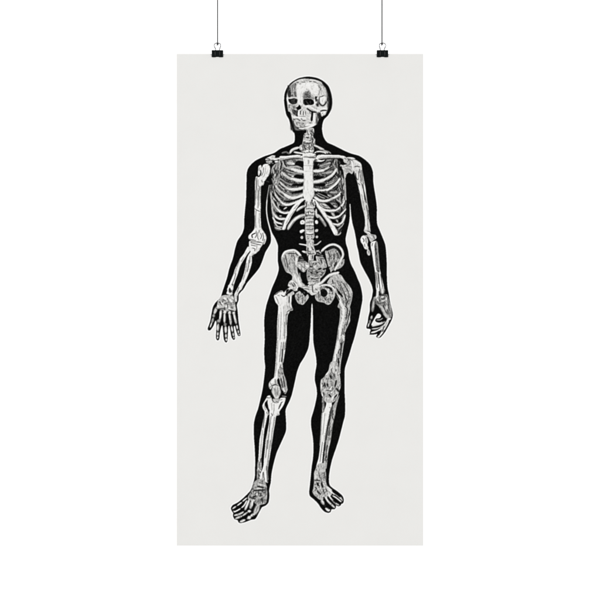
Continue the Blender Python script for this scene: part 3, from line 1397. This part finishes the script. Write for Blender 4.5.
f 0 230,118 252,100 262,150 280,205 278,250 258,205 238,160
b 7 10 268,0 292,90 318,190
b 2 8 285,20 300,120 310,190
b 6 34 288,60 318,170 328,255
b 1 10 300,70 322,205
b 1 10 275,100 300,220
b 8 8 282,60 300,130
b 9 15 302,215 320,262
b 7 10 342,190 346,245
b 3 8 300,270 340,275
f 8 168,202 220,185 265,208 272,280 242,342 200,332 164,270
b 4 7 198,215 208,300
b 4 7 235,210 240,310
b 5 7 215,230 222,320
b 8 14 185,230 190,290
b 1 7 172,200 160,262 196,335
b 2 7 262,205 277,272 250,335
f 6 180,345 258,345 250,382 220,398 185,378
b 8 8 190,360 245,362
b 5 12 288,312 340,320
b 0 12 278,298 345,300
"""
# The print is composed once as ink coverage on a fine grid (5 cells per photo pixel) from the outlines, brush and
# burin strokes above, then every printed part becomes a fine mesh whose vertices carry its ink tone.
import numpy as np
QS = 5; GX0, GY0, GX1, GY1 = 200, 70, 400, 530
GW, GH = (GX1 - GX0) * QS, (GY1 - GY0) * QS
LV = {'k': .055, 'w': .925, 'n': .914, 'x': .76, 'y': .55, 'z': .30, 'h': .938}
for d in range(10): LV[str(d)] = .055 + .098 * d
LV['9'] = .94
BASE = 0.918                                     # paper level (display)
img = np.full((GH, GW), BASE, np.float32)
owner = np.full((GH, GW), -1, np.int16)
R = random.Random(7)
def inside(p, C):
    x, y = p; c = False; j = len(C) - 1
    for i in range(len(C)):
        if (C[i][1] > y) != (C[j][1] > y) and x < (C[j][0]-C[i][0]) * (y-C[i][1]) / (C[j][1]-C[i][1]) + C[i][0]: c = not c
        j = i
    return c
def area2(C): return sum(C[i-1][0]*C[i][1] - C[i][0]*C[i-1][1] for i in range(len(C))) / 2
def blur(a, s):
    r = max(1, int(round(s * 0.9)))
    for _ in range(3):
        for ax in (0, 1):
            p = np.pad(a, [(r + 1, r) if i == ax else (0, 0) for i in (0, 1)], mode='edge')
            c = np.cumsum(p, axis=ax, dtype=np.float64)
            n = a.shape[ax]
            hi = np.take(c, np.arange(2*r + 1, 2*r + 1 + n), axis=ax); lo = np.take(c, np.arange(0, n), axis=ax)
            a = ((hi - lo) / (2*r + 1)).astype(np.float32)
    return a
def window(C, pad):
    xs = [p[0] for p in C]; ys = [p[1] for p in C]
    x0 = max(0, int((min(xs) - GX0 - pad) * QS)); x1 = min(GW, int((max(xs) - GX0 + pad) * QS) + 2)
    y0 = max(0, int((min(ys) - GY0 - pad) * QS)); y1 = min(GH, int((max(ys) - GY0 + pad) * QS) + 2)
    return x0, x1, y0, y1
def fill_mask(C, pad=1.0):
    x0, x1, y0, y1 = window(C, pad); m = np.zeros((max(0, y1 - y0), max(0, x1 - x0)), np.float32)
    if m.size == 0: return m, (x0, x1, y0, y1)
    A = np.array(C, np.float64); A[:, 0] = (A[:, 0] - GX0) * QS - x0; A[:, 1] = (A[:, 1] - GY0) * QS - y0
    B = np.roll(A, -1, axis=0)
    for r in range(m.shape[0]):
        yy = r + 0.5; hit = (A[:, 1] > yy) != (B[:, 1] > yy)
        if not hit.any(): continue
        a = A[hit]; b = B[hit]
        xs = np.sort(a[:, 0] + (yy - a[:, 1]) * (b[:, 0] - a[:, 0]) / (b[:, 1] - a[:, 1]))
        for k in range(0, len(xs) - 1, 2):
            i0 = max(0, int(math.ceil(xs[k] - .5))); i1 = min(m.shape[1], int(math.ceil(xs[k+1] - .5)))
            if i1 > i0: m[r, i0:i1] = 1
    return m, (x0, x1, y0, y1)
def stroke_mask(C, w, soft, closed=False, taper=True):
    x0, x1, y0, y1 = window(C, w / 2 + soft + .3)
    if x1 <= x0 or y1 <= y0: return None, None
    AX = ((np.arange(x0, x1) + .5) / QS + GX0)[None, :]; AY = ((np.arange(y0, y1) + .5) / QS + GY0)[:, None]
    m = np.zeros((y1 - y0, x1 - x0), np.float32); pad = w / 2 + soft + .3; P = list(C) + ([C[0]] if closed else [])
    L = [0.0]
    for i in range(1, len(P)): L.append(L[-1] + math.hypot(P[i][0]-P[i-1][0], P[i][1]-P[i-1][1]))
    tot = max(L[-1], 1e-6); tl = min(tot * .45, w * .9 + .3)
    for i in range(1, len(P)):
        ax, ay = P[i-1]; dx, dy = P[i][0]-ax, P[i][1]-ay; l2 = dx*dx + dy*dy or 1e-9
        u0 = max(0, int((min(ax, P[i][0]) - pad - GX0) * QS) - x0); u1 = min(x1 - x0, int((max(ax, P[i][0]) + pad - GX0) * QS) + 2 - x0)
        v0 = max(0, int((min(ay, P[i][1]) - pad - GY0) * QS) - y0); v1 = min(y1 - y0, int((max(ay, P[i][1]) + pad - GY0) * QS) + 2 - y0)
        if u1 <= u0 or v1 <= v0: continue
        X = AX[:, u0:u1]; Y = AY[v0:v1]
        t = np.clip(((X-ax)*dx + (Y-ay)*dy) / l2, 0, 1); D = np.hypot(X - ax - t*dx, Y - ay - t*dy)
        hw = w / 2
        if taper and not closed:
            s = L[i-1] + t * (L[i]-L[i-1]); e = np.clip(np.minimum(s, tot - s) / tl, 0, 1)
            hw = hw * (0.45 + 0.55 * np.sqrt(e))
        m[v0:v1, u0:u1] = np.maximum(m[v0:v1, u0:u1], np.clip((hw - D) / soft + .5, 0, 1))
    return m, (x0, x1, y0, y1)
def lay(m, win, tone, alpha, own=None):
    if m is None or m.size == 0: return
    x0, x1, y0, y1 = win; v = LV[tone]
    reg = img[y0:y1, x0:x1]; reg += (v - reg) * (m * alpha)
    if own is not None: owner[y0:y1, x0:x1][m > .5] = own

def hatch(kind, tone, w, pts):
    "burin marks that follow an area or a bright bone's shaded edge"
    if kind == 'g':
        dens, ang = w; th = -math.radians(ang); xs = [p[0] for p in pts]; ys = [p[1] for p in pts]
        for _ in range(int(dens * (max(xs)-min(xs)) * (max(ys)-min(ys)))):
            p = (R.uniform(min(xs), max(xs)), R.uniform(min(ys), max(ys)))
            if not inside(p, pts): continue
            L = R.uniform(0.4, 1.3); a = th + R.gauss(0, .3) + (1.2 if R.random() < .18 else 0); b = R.uniform(-.2, .2)
            ux, uy = math.cos(a), math.sin(a)
            yield (tone, R.uniform(.25, .5), .6, [(p[0]-ux*L, p[1]-uy*L), (p[0]-uy*b, p[1]+ux*b), (p[0]+ux*L, p[1]+uy*L)])
        return
    C = catmull(pts, kind in 'fd')
    if kind in 'fd':
        A = area2(C)
        if abs(A) < 4: return
        n = len(C); mx = sum(p[0] for p in C)/n; my = sum(p[1] for p in C)/n
        sxx = sum((p[0]-mx)**2 for p in C); syy = sum((p[1]-my)**2 for p in C); sxy = sum((p[0]-mx)*(p[1]-my) for p in C)
        th = 0.5 * math.atan2(2*sxy, sxx - syy) if abs(A) < 900 else math.radians(60)
        xs = [p[0] for p in C]; ys = [p[1] for p in C]; light = tone in 'w9'
        plan = {'w': 'xxy', '9': 'xxy', '8': 'xyw', 'x': 'zyww', '7': 'zzww', '6': 'kzww', 'y': 'kzww', '5': 'kkzww', '4': 'kkx', '3': 'kkx', 'z': 'kkx', '2': 'kky', '1': 'kz'}.get(tone)
        if plan is None: return
        for _ in range(int(abs(A) / (3.5 if light else 1.5))):
            p = (R.uniform(min(xs), max(xs)), R.uniform(min(ys), max(ys)))
            if not inside(p, C): continue
            L = R.uniform(.6, 1.9); a = th + R.gauss(0, .13)
            e0 = (p[0]-math.cos(a)*L, p[1]-math.sin(a)*L); e1 = (p[0]+math.cos(a)*L, p[1]+math.sin(a)*L)
            if inside(e0, C) and inside(e1, C): yield (R.choice(plan), R.uniform(.22, .45), .4 if light else .85, [e0, p, e1])
        if light:
            sg = 1 if A > 0 else -1; acc = 0.0
            for i in range(n):
                a = C[i-1]; b = C[i]; tx, ty = b[0]-a[0], b[1]-a[1]; l = math.hypot(tx, ty)
                if l < 1e-6: continue
                acc += l
                if acc < 0.6: continue
                acc = R.uniform(0, .2); nx, ny = ty/l*sg, -tx/l*sg; lit = nx*0.85 + ny*0.5
                if lit < -0.2 and R.random() < 0.6: continue
                ln = min(R.uniform(0.4, 1.6) * (1.0 if lit > 0 else 0.55), math.sqrt(abs(A))*0.28)
                q = (b[0] - nx*ln + tx/l*R.uniform(-.4, .4), b[1] - ny*ln + ty/l*R.uniform(-.4, .4))
                if inside(q, C): yield (R.choice('zzyk' if lit > 0.2 else 'yyx'), R.uniform(.2, .45), .45, [b, q])
    elif tone in 'wx987' and w >= 1.2 and kind in 'sb':
        for i in range(1, len(C)):
            a, b = C[i-1], C[i]; tx, ty = b[0]-a[0], b[1]-a[1]; l = math.hypot(tx, ty) or 1
            nx, ny = -ty/l, tx/l
            if ny + 0.6*nx < 0: nx, ny = -nx, -ny
            k = max(1, int(l / 0.7))
            for j in range(k):
                f = (j + R.random()) / k; px_, py_ = a[0]+tx*f, a[1]+ty*f; ln = R.uniform(.15, .5) * w
                e = (px_ + nx*w*.5, py_ + ny*w*.5); q = (px_ + nx*(w*.5-ln) + tx/l*.3, py_ + ny*(w*.5-ln) + ty/l*.3)
                yield (R.choice('yzyx'), R.uniform(.2, .42), .38, [e, q])

def paint(idx, items, engraved=True):
    for kind, tone, w, pts in items:
        if kind == 'f':
            m, win = fill_mask(catmull(pts, True)); lay(m, win, tone, 1.0, idx)
        elif kind == 'd':
            m, win = fill_mask(catmull(pts, True), 2 + w * 2); lay(blur(m, w * QS * .8), win, tone, .92)
        elif kind in 'sbo':
            soft = .3 if kind != 'b' else max(.45, w * .45)
            ww = w if kind != 'b' else w * 1.2
            m, win = stroke_mask(catmull(pts, kind == 'o'), ww, soft, kind == 'o')
            lay(m, win, tone, (.72 if tone in 'yz' and w < .9 else .95) if kind != 'b' else .95, idx if (tone not in 'nkzy012345' and idx > 0) else None)
        if engraved:
            for tn, hw, al, P in hatch(kind, tone, w, pts):
                m, win = stroke_mask(P, hw, .3); lay(m, win, tn, al)

def parse(txt):
    parts = []; ox = oy = 0.0; sc = 1.0
    for line in txt.strip().split('\n'):
        q = line.split()
        if not q: continue
        if q[0] == '@': parts.append((q[1], [])); continue
        if q[0] == '#': ox, oy, sc = float(q[1]), float(q[2]), float(q[3]); continue
        w = 0.0; rest = q[2:]
        if q[0] == 'g': w = (float(q[2]) * 0.5, float(q[3])); rest = q[4:]
        elif q[0] != 'f': w = float(q[2]) / sc; rest = q[3:]
        pts = [tuple(float(v) for v in p.split(',')) for p in rest]
        parts[-1][1].append((q[0], q[1], w, [(ox + a / sc, oy + b / sc) for a, b in pts]))
    return parts
PARTS = parse(ART)
outline = catmull(PARTS[0][1][0][3], True)
# soft white rim painted round the silhouette like a sharpening halo
m, win = stroke_mask(outline, 2.3, 1.5, True); lay(m, win, 'h', 1.0)
RIM = len(PARTS); owner[win[2]:win[3], win[0]:win[1]][m > .02] = RIM
paint(0, PARTS[0][1], False)
for i, (nm, it) in enumerate(PARTS[1:], 1):
    if 'hand' in nm or 'foot' in nm: it = [(k_, t_, w_ * 1.18, p_) if k_ == 'b' and t_ in '6789' else (k_, t_, w_, p_) for k_, t_, w_, p_ in it]
    paint(i, it)
img = blur(img, 1.0)
img = img + .55 * (img - blur(img, 3.6))
img = np.clip(img, .03, 1)
rng = np.random.default_rng(3)
gn = blur(rng.normal(0, 1, img.shape).astype(np.float32), 1.4); gn /= gn.std()
gv = blur(rng.normal(0, 1, img.shape).astype(np.float32), 3.0); gv /= gv.std()
amp = np.where(img < .2, .012, .03) * np.clip((.95 - img) * 8, 0.15, 1)
img = img + amp * gn + amp * .5 * gv * (img > .2)
# down to the vertex grid
GS = 2                                              # raster cells per mesh cell  (0.4 photo px)
VW, VH = GW // GS + 1, GH // GS + 1
P_ = np.pad(img, 1, mode='edge')
acc = np.zeros((VH, VW), np.float32)
for dy in (0, 1):
    for dx in (0, 1): acc += P_[dy:dy + GS*(VH-1) + 1:GS, dx:dx + GS*(VW-1) + 1:GS] / 4
lvl = np.clip(acc, .03, 1.0)
lin = np.where(lvl <= .04045, lvl / 12.92, ((lvl + .055) / 1.055) ** 2.4)
own = owner[GS//2::GS, GS//2::GS][:VH-1, :VW-1]
m_print, _b = mat('printed_ink', 0.9, 0.0)
N = m_print.node_tree.nodes; K = m_print.node_tree.links
at = N.new('ShaderNodeAttribute'); at.attribute_name = 'ink'; at.attribute_type = 'GEOMETRY'
K.new(at.outputs['Color'], _b.inputs['Base Color'])
def mesh_from_cells(name, mask, parent, y):
    jj, ii = np.nonzero(mask)
    if len(jj) == 0: return None
    a = jj * VW + ii; quads = np.stack([a + VW, a + VW + 1, a + 1, a], axis=1)
    used, inv = np.unique(quads, return_inverse=True); inv = inv.reshape(-1)
    vj, vi = used // VW, used % VW
    co = np.empty((len(used), 3), np.float32)
    co[:, 0] = (GX0 + vi * GS / QS - 300) * PX; co[:, 1] = y; co[:, 2] = (300 - (GY0 + vj * GS / QS)) * PX - OZ
    me = bpy.data.meshes.new(name); me.vertices.add(len(used)); me.vertices.foreach_set('co', co.ravel())
    nq = len(a); me.loops.add(nq * 4); me.loops.foreach_set('vertex_index', inv.astype(np.int32))
    me.polygons.add(nq); me.polygons.foreach_set('loop_start', np.arange(0, nq*4, 4, dtype=np.int32))
    try: me.polygons.foreach_set('loop_total', np.full(nq, 4, np.int32))
    except Exception: pass
    me.update(calc_edges=True)
    L_ = lin[vj, vi]; warm = np.clip(1 - (lvl[vj, vi] - .914) / .08, 0, 1)
    col = np.stack([L_, L_ * (1 - .008*warm), L_ * (1 - .035*warm), np.ones_like(L_)], axis=1).astype(np.float32)
    att = me.attributes.new('ink', 'FLOAT_COLOR', 'POINT'); att.data.foreach_set('color', col.ravel())
    me.materials.append(m_print); me.validate()
    o = bpy.data.objects.new(name, me); S.collection.objects.link(o); o.parent = parent
    return o
YP = -0.00012
body = mesh_from_cells('printed_body', own == 0, poster, YP)
mesh_from_cells('white_rim', own == RIM, poster, YP)
for i, (nm, it) in enumerate(PARTS[1:], 1): mesh_from_cells(nm, own == i, body, YP)
# ---------------------------------------------------------------- binder clips and cords
m_black, b_ = mat('black_enamelled_steel', 0.30, 0.12, 0.0, (0.004, 0.006, 0.006))
m_ridge, b_ = mat('highlight_black_enamel', 0.4, 0.3, 0.0, (0.03, 0.03, 0.03))  # lighter than the body: the clip's highlight put into the ridge colour
m_wire, b_ = mat('polished_steel_wire', 0.35, 0.5, 1.0, (0.20, 0.20, 0.21))
m_cord = noisy('dark_grey_cord', [(0.35, (0.045, 0.045, 0.047)), (0.7, (0.065, 0.065, 0.068))], 1400, (1, 1, 0.5))

def clip_shell():
    """folded spring steel: flat spine on top, two flaps closing on the sheet"""
    hw = 5.7 * PX; H = 6.9 * PX; D = 3.0 * PX; th = 0.35 * PX; yc = T / 2
    # outer profile (y, z from the clip top), front side
    pf = [(-D + 0.25*PX, 0.0), (-D, -0.18*PX), (-D*0.92, -0.9*PX), (-D*0.55, -H*0.52), (-D*0.26, -H*0.86), (-0.36*PX, -H + 0.35*PX)]
    outer = [(yc + y, z) for y, z in pf]
    outer_b = [(yc - y, z) for y, z in pf]
    prof = outer[::-1] + outer_b
    n = len(prof)
    # inner profile by moving each point along its normal
    inner = []
    for i, (y, z) in enumerate(prof):
        a = prof[max(0, i - 1)]; b = prof[min(n - 1, i + 1)]
        dy, dz = b[0]-a[0], b[1]-a[1]; l = math.hypot(dy, dz) or 1
        inner.append((y + dz / l * th * 0.9, z - dy / l * th * 0.9))
    xs = [-hw, -hw + 0.12*PX, hw - 0.12*PX, hw]; V = []; F = []
    for xi, x in enumerate(xs):
        s = 0.6 if xi in (0, 3) else 1.0
        for (y, z), (iy, iz) in zip(prof, inner):
            my, mz = (y + iy)/2, (z + iz)/2
            V.append((x, my + (y-my)*s, mz + (z-mz)*s)); V.append((x, my + (iy-my)*s, mz + (iz-mz)*s))
    m = 2 * n
    for k in range(3):
        for i in range(n - 1):
            a = k*m + 2*i; b = (k+1)*m + 2*i
            F.append((a, a+2, b+2, b)); F.append((a+1, b+1, b+3, a+3))
        for i in (0, n - 1):
            a = k*m + 2*i; b = (k+1)*m + 2*i; F.append((a, b, b+1, a+1))
    for k in (0, 3):
        for i in range(n - 1):
            a = k*m + 2*i; F.append((a, a+1, a+3, a+2))
    return V, F
def curl(xa, xb, side):
    """rolled hem at the foot of a flap that holds the wire"""
    H = 6.9 * PX; r = 0.5 * PX; y = T/2 + side * (r + 0.30*PX)
    return tube([(xa*PX, y, -H + r*0.9), ((xa+.15)*PX, y, -H + r*0.9), ((xb-.15)*PX, y, -H + r*0.9), (xb*PX, y, -H + r*0.9)], [r*.8, r, r, r*.8], 14)
def rib(x, side):
    """ridge added up the flap to stand in for a highlight streak"""
    H = 6.9*PX; D = 3.0*PX; pts = [(-D*0.97, -0.7*PX), (-D*0.60, -H*0.50), (-D*0.30, -H*0.84)]
    P = [(x*PX, T/2 - side*y*-1 if side > 0 else T/2 + y, z) for y, z in pts]
    if side > 0: P = [(x*PX, T/2 - y, z) for y, z in pts]
    return tube(P, [0.15*PX, 0.42*PX, 0.3*PX], 8)
def handle_wire(y_off):
    """omega-shaped steel wire: feet in the curls, waist at the spine, round eye above"""
    yb = T/2 + y_off
    half = [(-2.9, -6.4, .35), (-2.6, -5.2, .75), (-2.3, -3.0, 1.6), (-2.1, -1.0, 2.6), (-1.95, 0.3, 3.05), (-2.0, 1.5, 2.6),
            (-2.35, 2.6, 1.7), (-3.0, 3.9, .8), (-3.25, 5.0, .2), (-3.0, 6.1, .0), (-2.2, 6.9, 0), (-1.1, 7.3, 0)]
    full = half + [(0, 7.4, 0)] + [(-x, z, y) for x, z, y in half[::-1]]
    C = []
    pts = [Vector((x*PX, yb*0 + T/2 + y*PX, z*PX)) for x, z, y in full]
    n = len(pts)
    for i in range(n - 1):
        p0, p1, p2, p3 = pts[max(0, i-1)], pts[i], pts[i+1], pts[min(n-1, i+2)]
        for j in range(5):
            t = j/5
            C.append(0.5*((2*p1) + (p2-p0)*t + (2*p0-5*p1+4*p2-p3)*t*t + (3*p1-p0-3*p2+p3)*t**3))
    C.append(pts[-1])
    return tube(C, 0.48*PX, 10)

def make_clip():
    r = bpy.data.objects.new('binder_clip', None); S.collection.objects.link(r)
    V, F = clip_shell()
    link('spring_body', V, F, [m_black], r, smooth=False)
    for side in (-1, 1):
        V, F = merge(rib(-2.3, side), rib(2.3, side)); link('highlight_ridge', V, F, [m_ridge], r, smooth=True)
        V, F = merge(curl(-5.3, -1.7, side), curl(1.7, 5.3, side))
        link('rolled_hem', V, F, [m_black], r, smooth=True)
    V, F = handle_wire(0)
    link('wire_handle', V, F, [m_wire], r, smooth=True)
    return r
def make_cord():
    r = bpy.data.objects.new('hanging_cord', None); S.collection.objects.link(r)
    # straight cord from the knot upward, out of the picture
    V, F = tube([(0, 0, 0.4*PX), (0, 0, 120*PX), (0, 0, 420*PX)], 0.60*PX, 12)
    link('cord', V, F, [m_cord], r, smooth=True)
    # knot: two turns round the wire eye
    turns = []
    for i in range(64):
        a = i / 64 * 2 * math.pi * 2
        turns.append((0.62*PX*math.cos(a), 0.62*PX*math.sin(a), (-0.25 + 0.9*i/64)*PX))
    loop = [(0.34*PX*math.sin(q)*1.2, 0.75*PX*math.cos(q), -0.35*PX + 0.75*PX*math.sin(q)) for q in [k/20*2*math.pi for k in range(20)]]
    V, F = merge(tube(turns, 0.40*PX, 10), tube(loop, 0.42*PX, 10, closed=True))
    link('knot', V, F, [m_cord], r, smooth=True)
    return r
def copy_tree(o):
    c = o.copy(); S.collection.objects.link(c)
    for ch in list(o.children):
        d = ch.copy(); S.collection.objects.link(d); d.parent = c
    return c
clip = make_clip(); clip2 = copy_tree(clip)
cord = make_cord(); cord2 = copy_tree(cord)
for c, px, sd in ((clip, 217.45, 'left'), (clip2, 382.45, 'right')):
    c.location = (wx(px), 0, wz(50.45))
    tagit(c, 'black binder clip with steel wire handle gripping the poster top on the %s' % sd, 'binder clip', 'binder clips holding the poster')
for c, px, sd in ((cord, 217.6, 'left'), (cord2, 382.0, 'right')):
    c.location = (wx(px), T/2, wz(44.3))
    tagit(c, 'thin dark grey cord hanging straight down to the %s binder clip' % sd, 'cord', 'cords the poster hangs from')
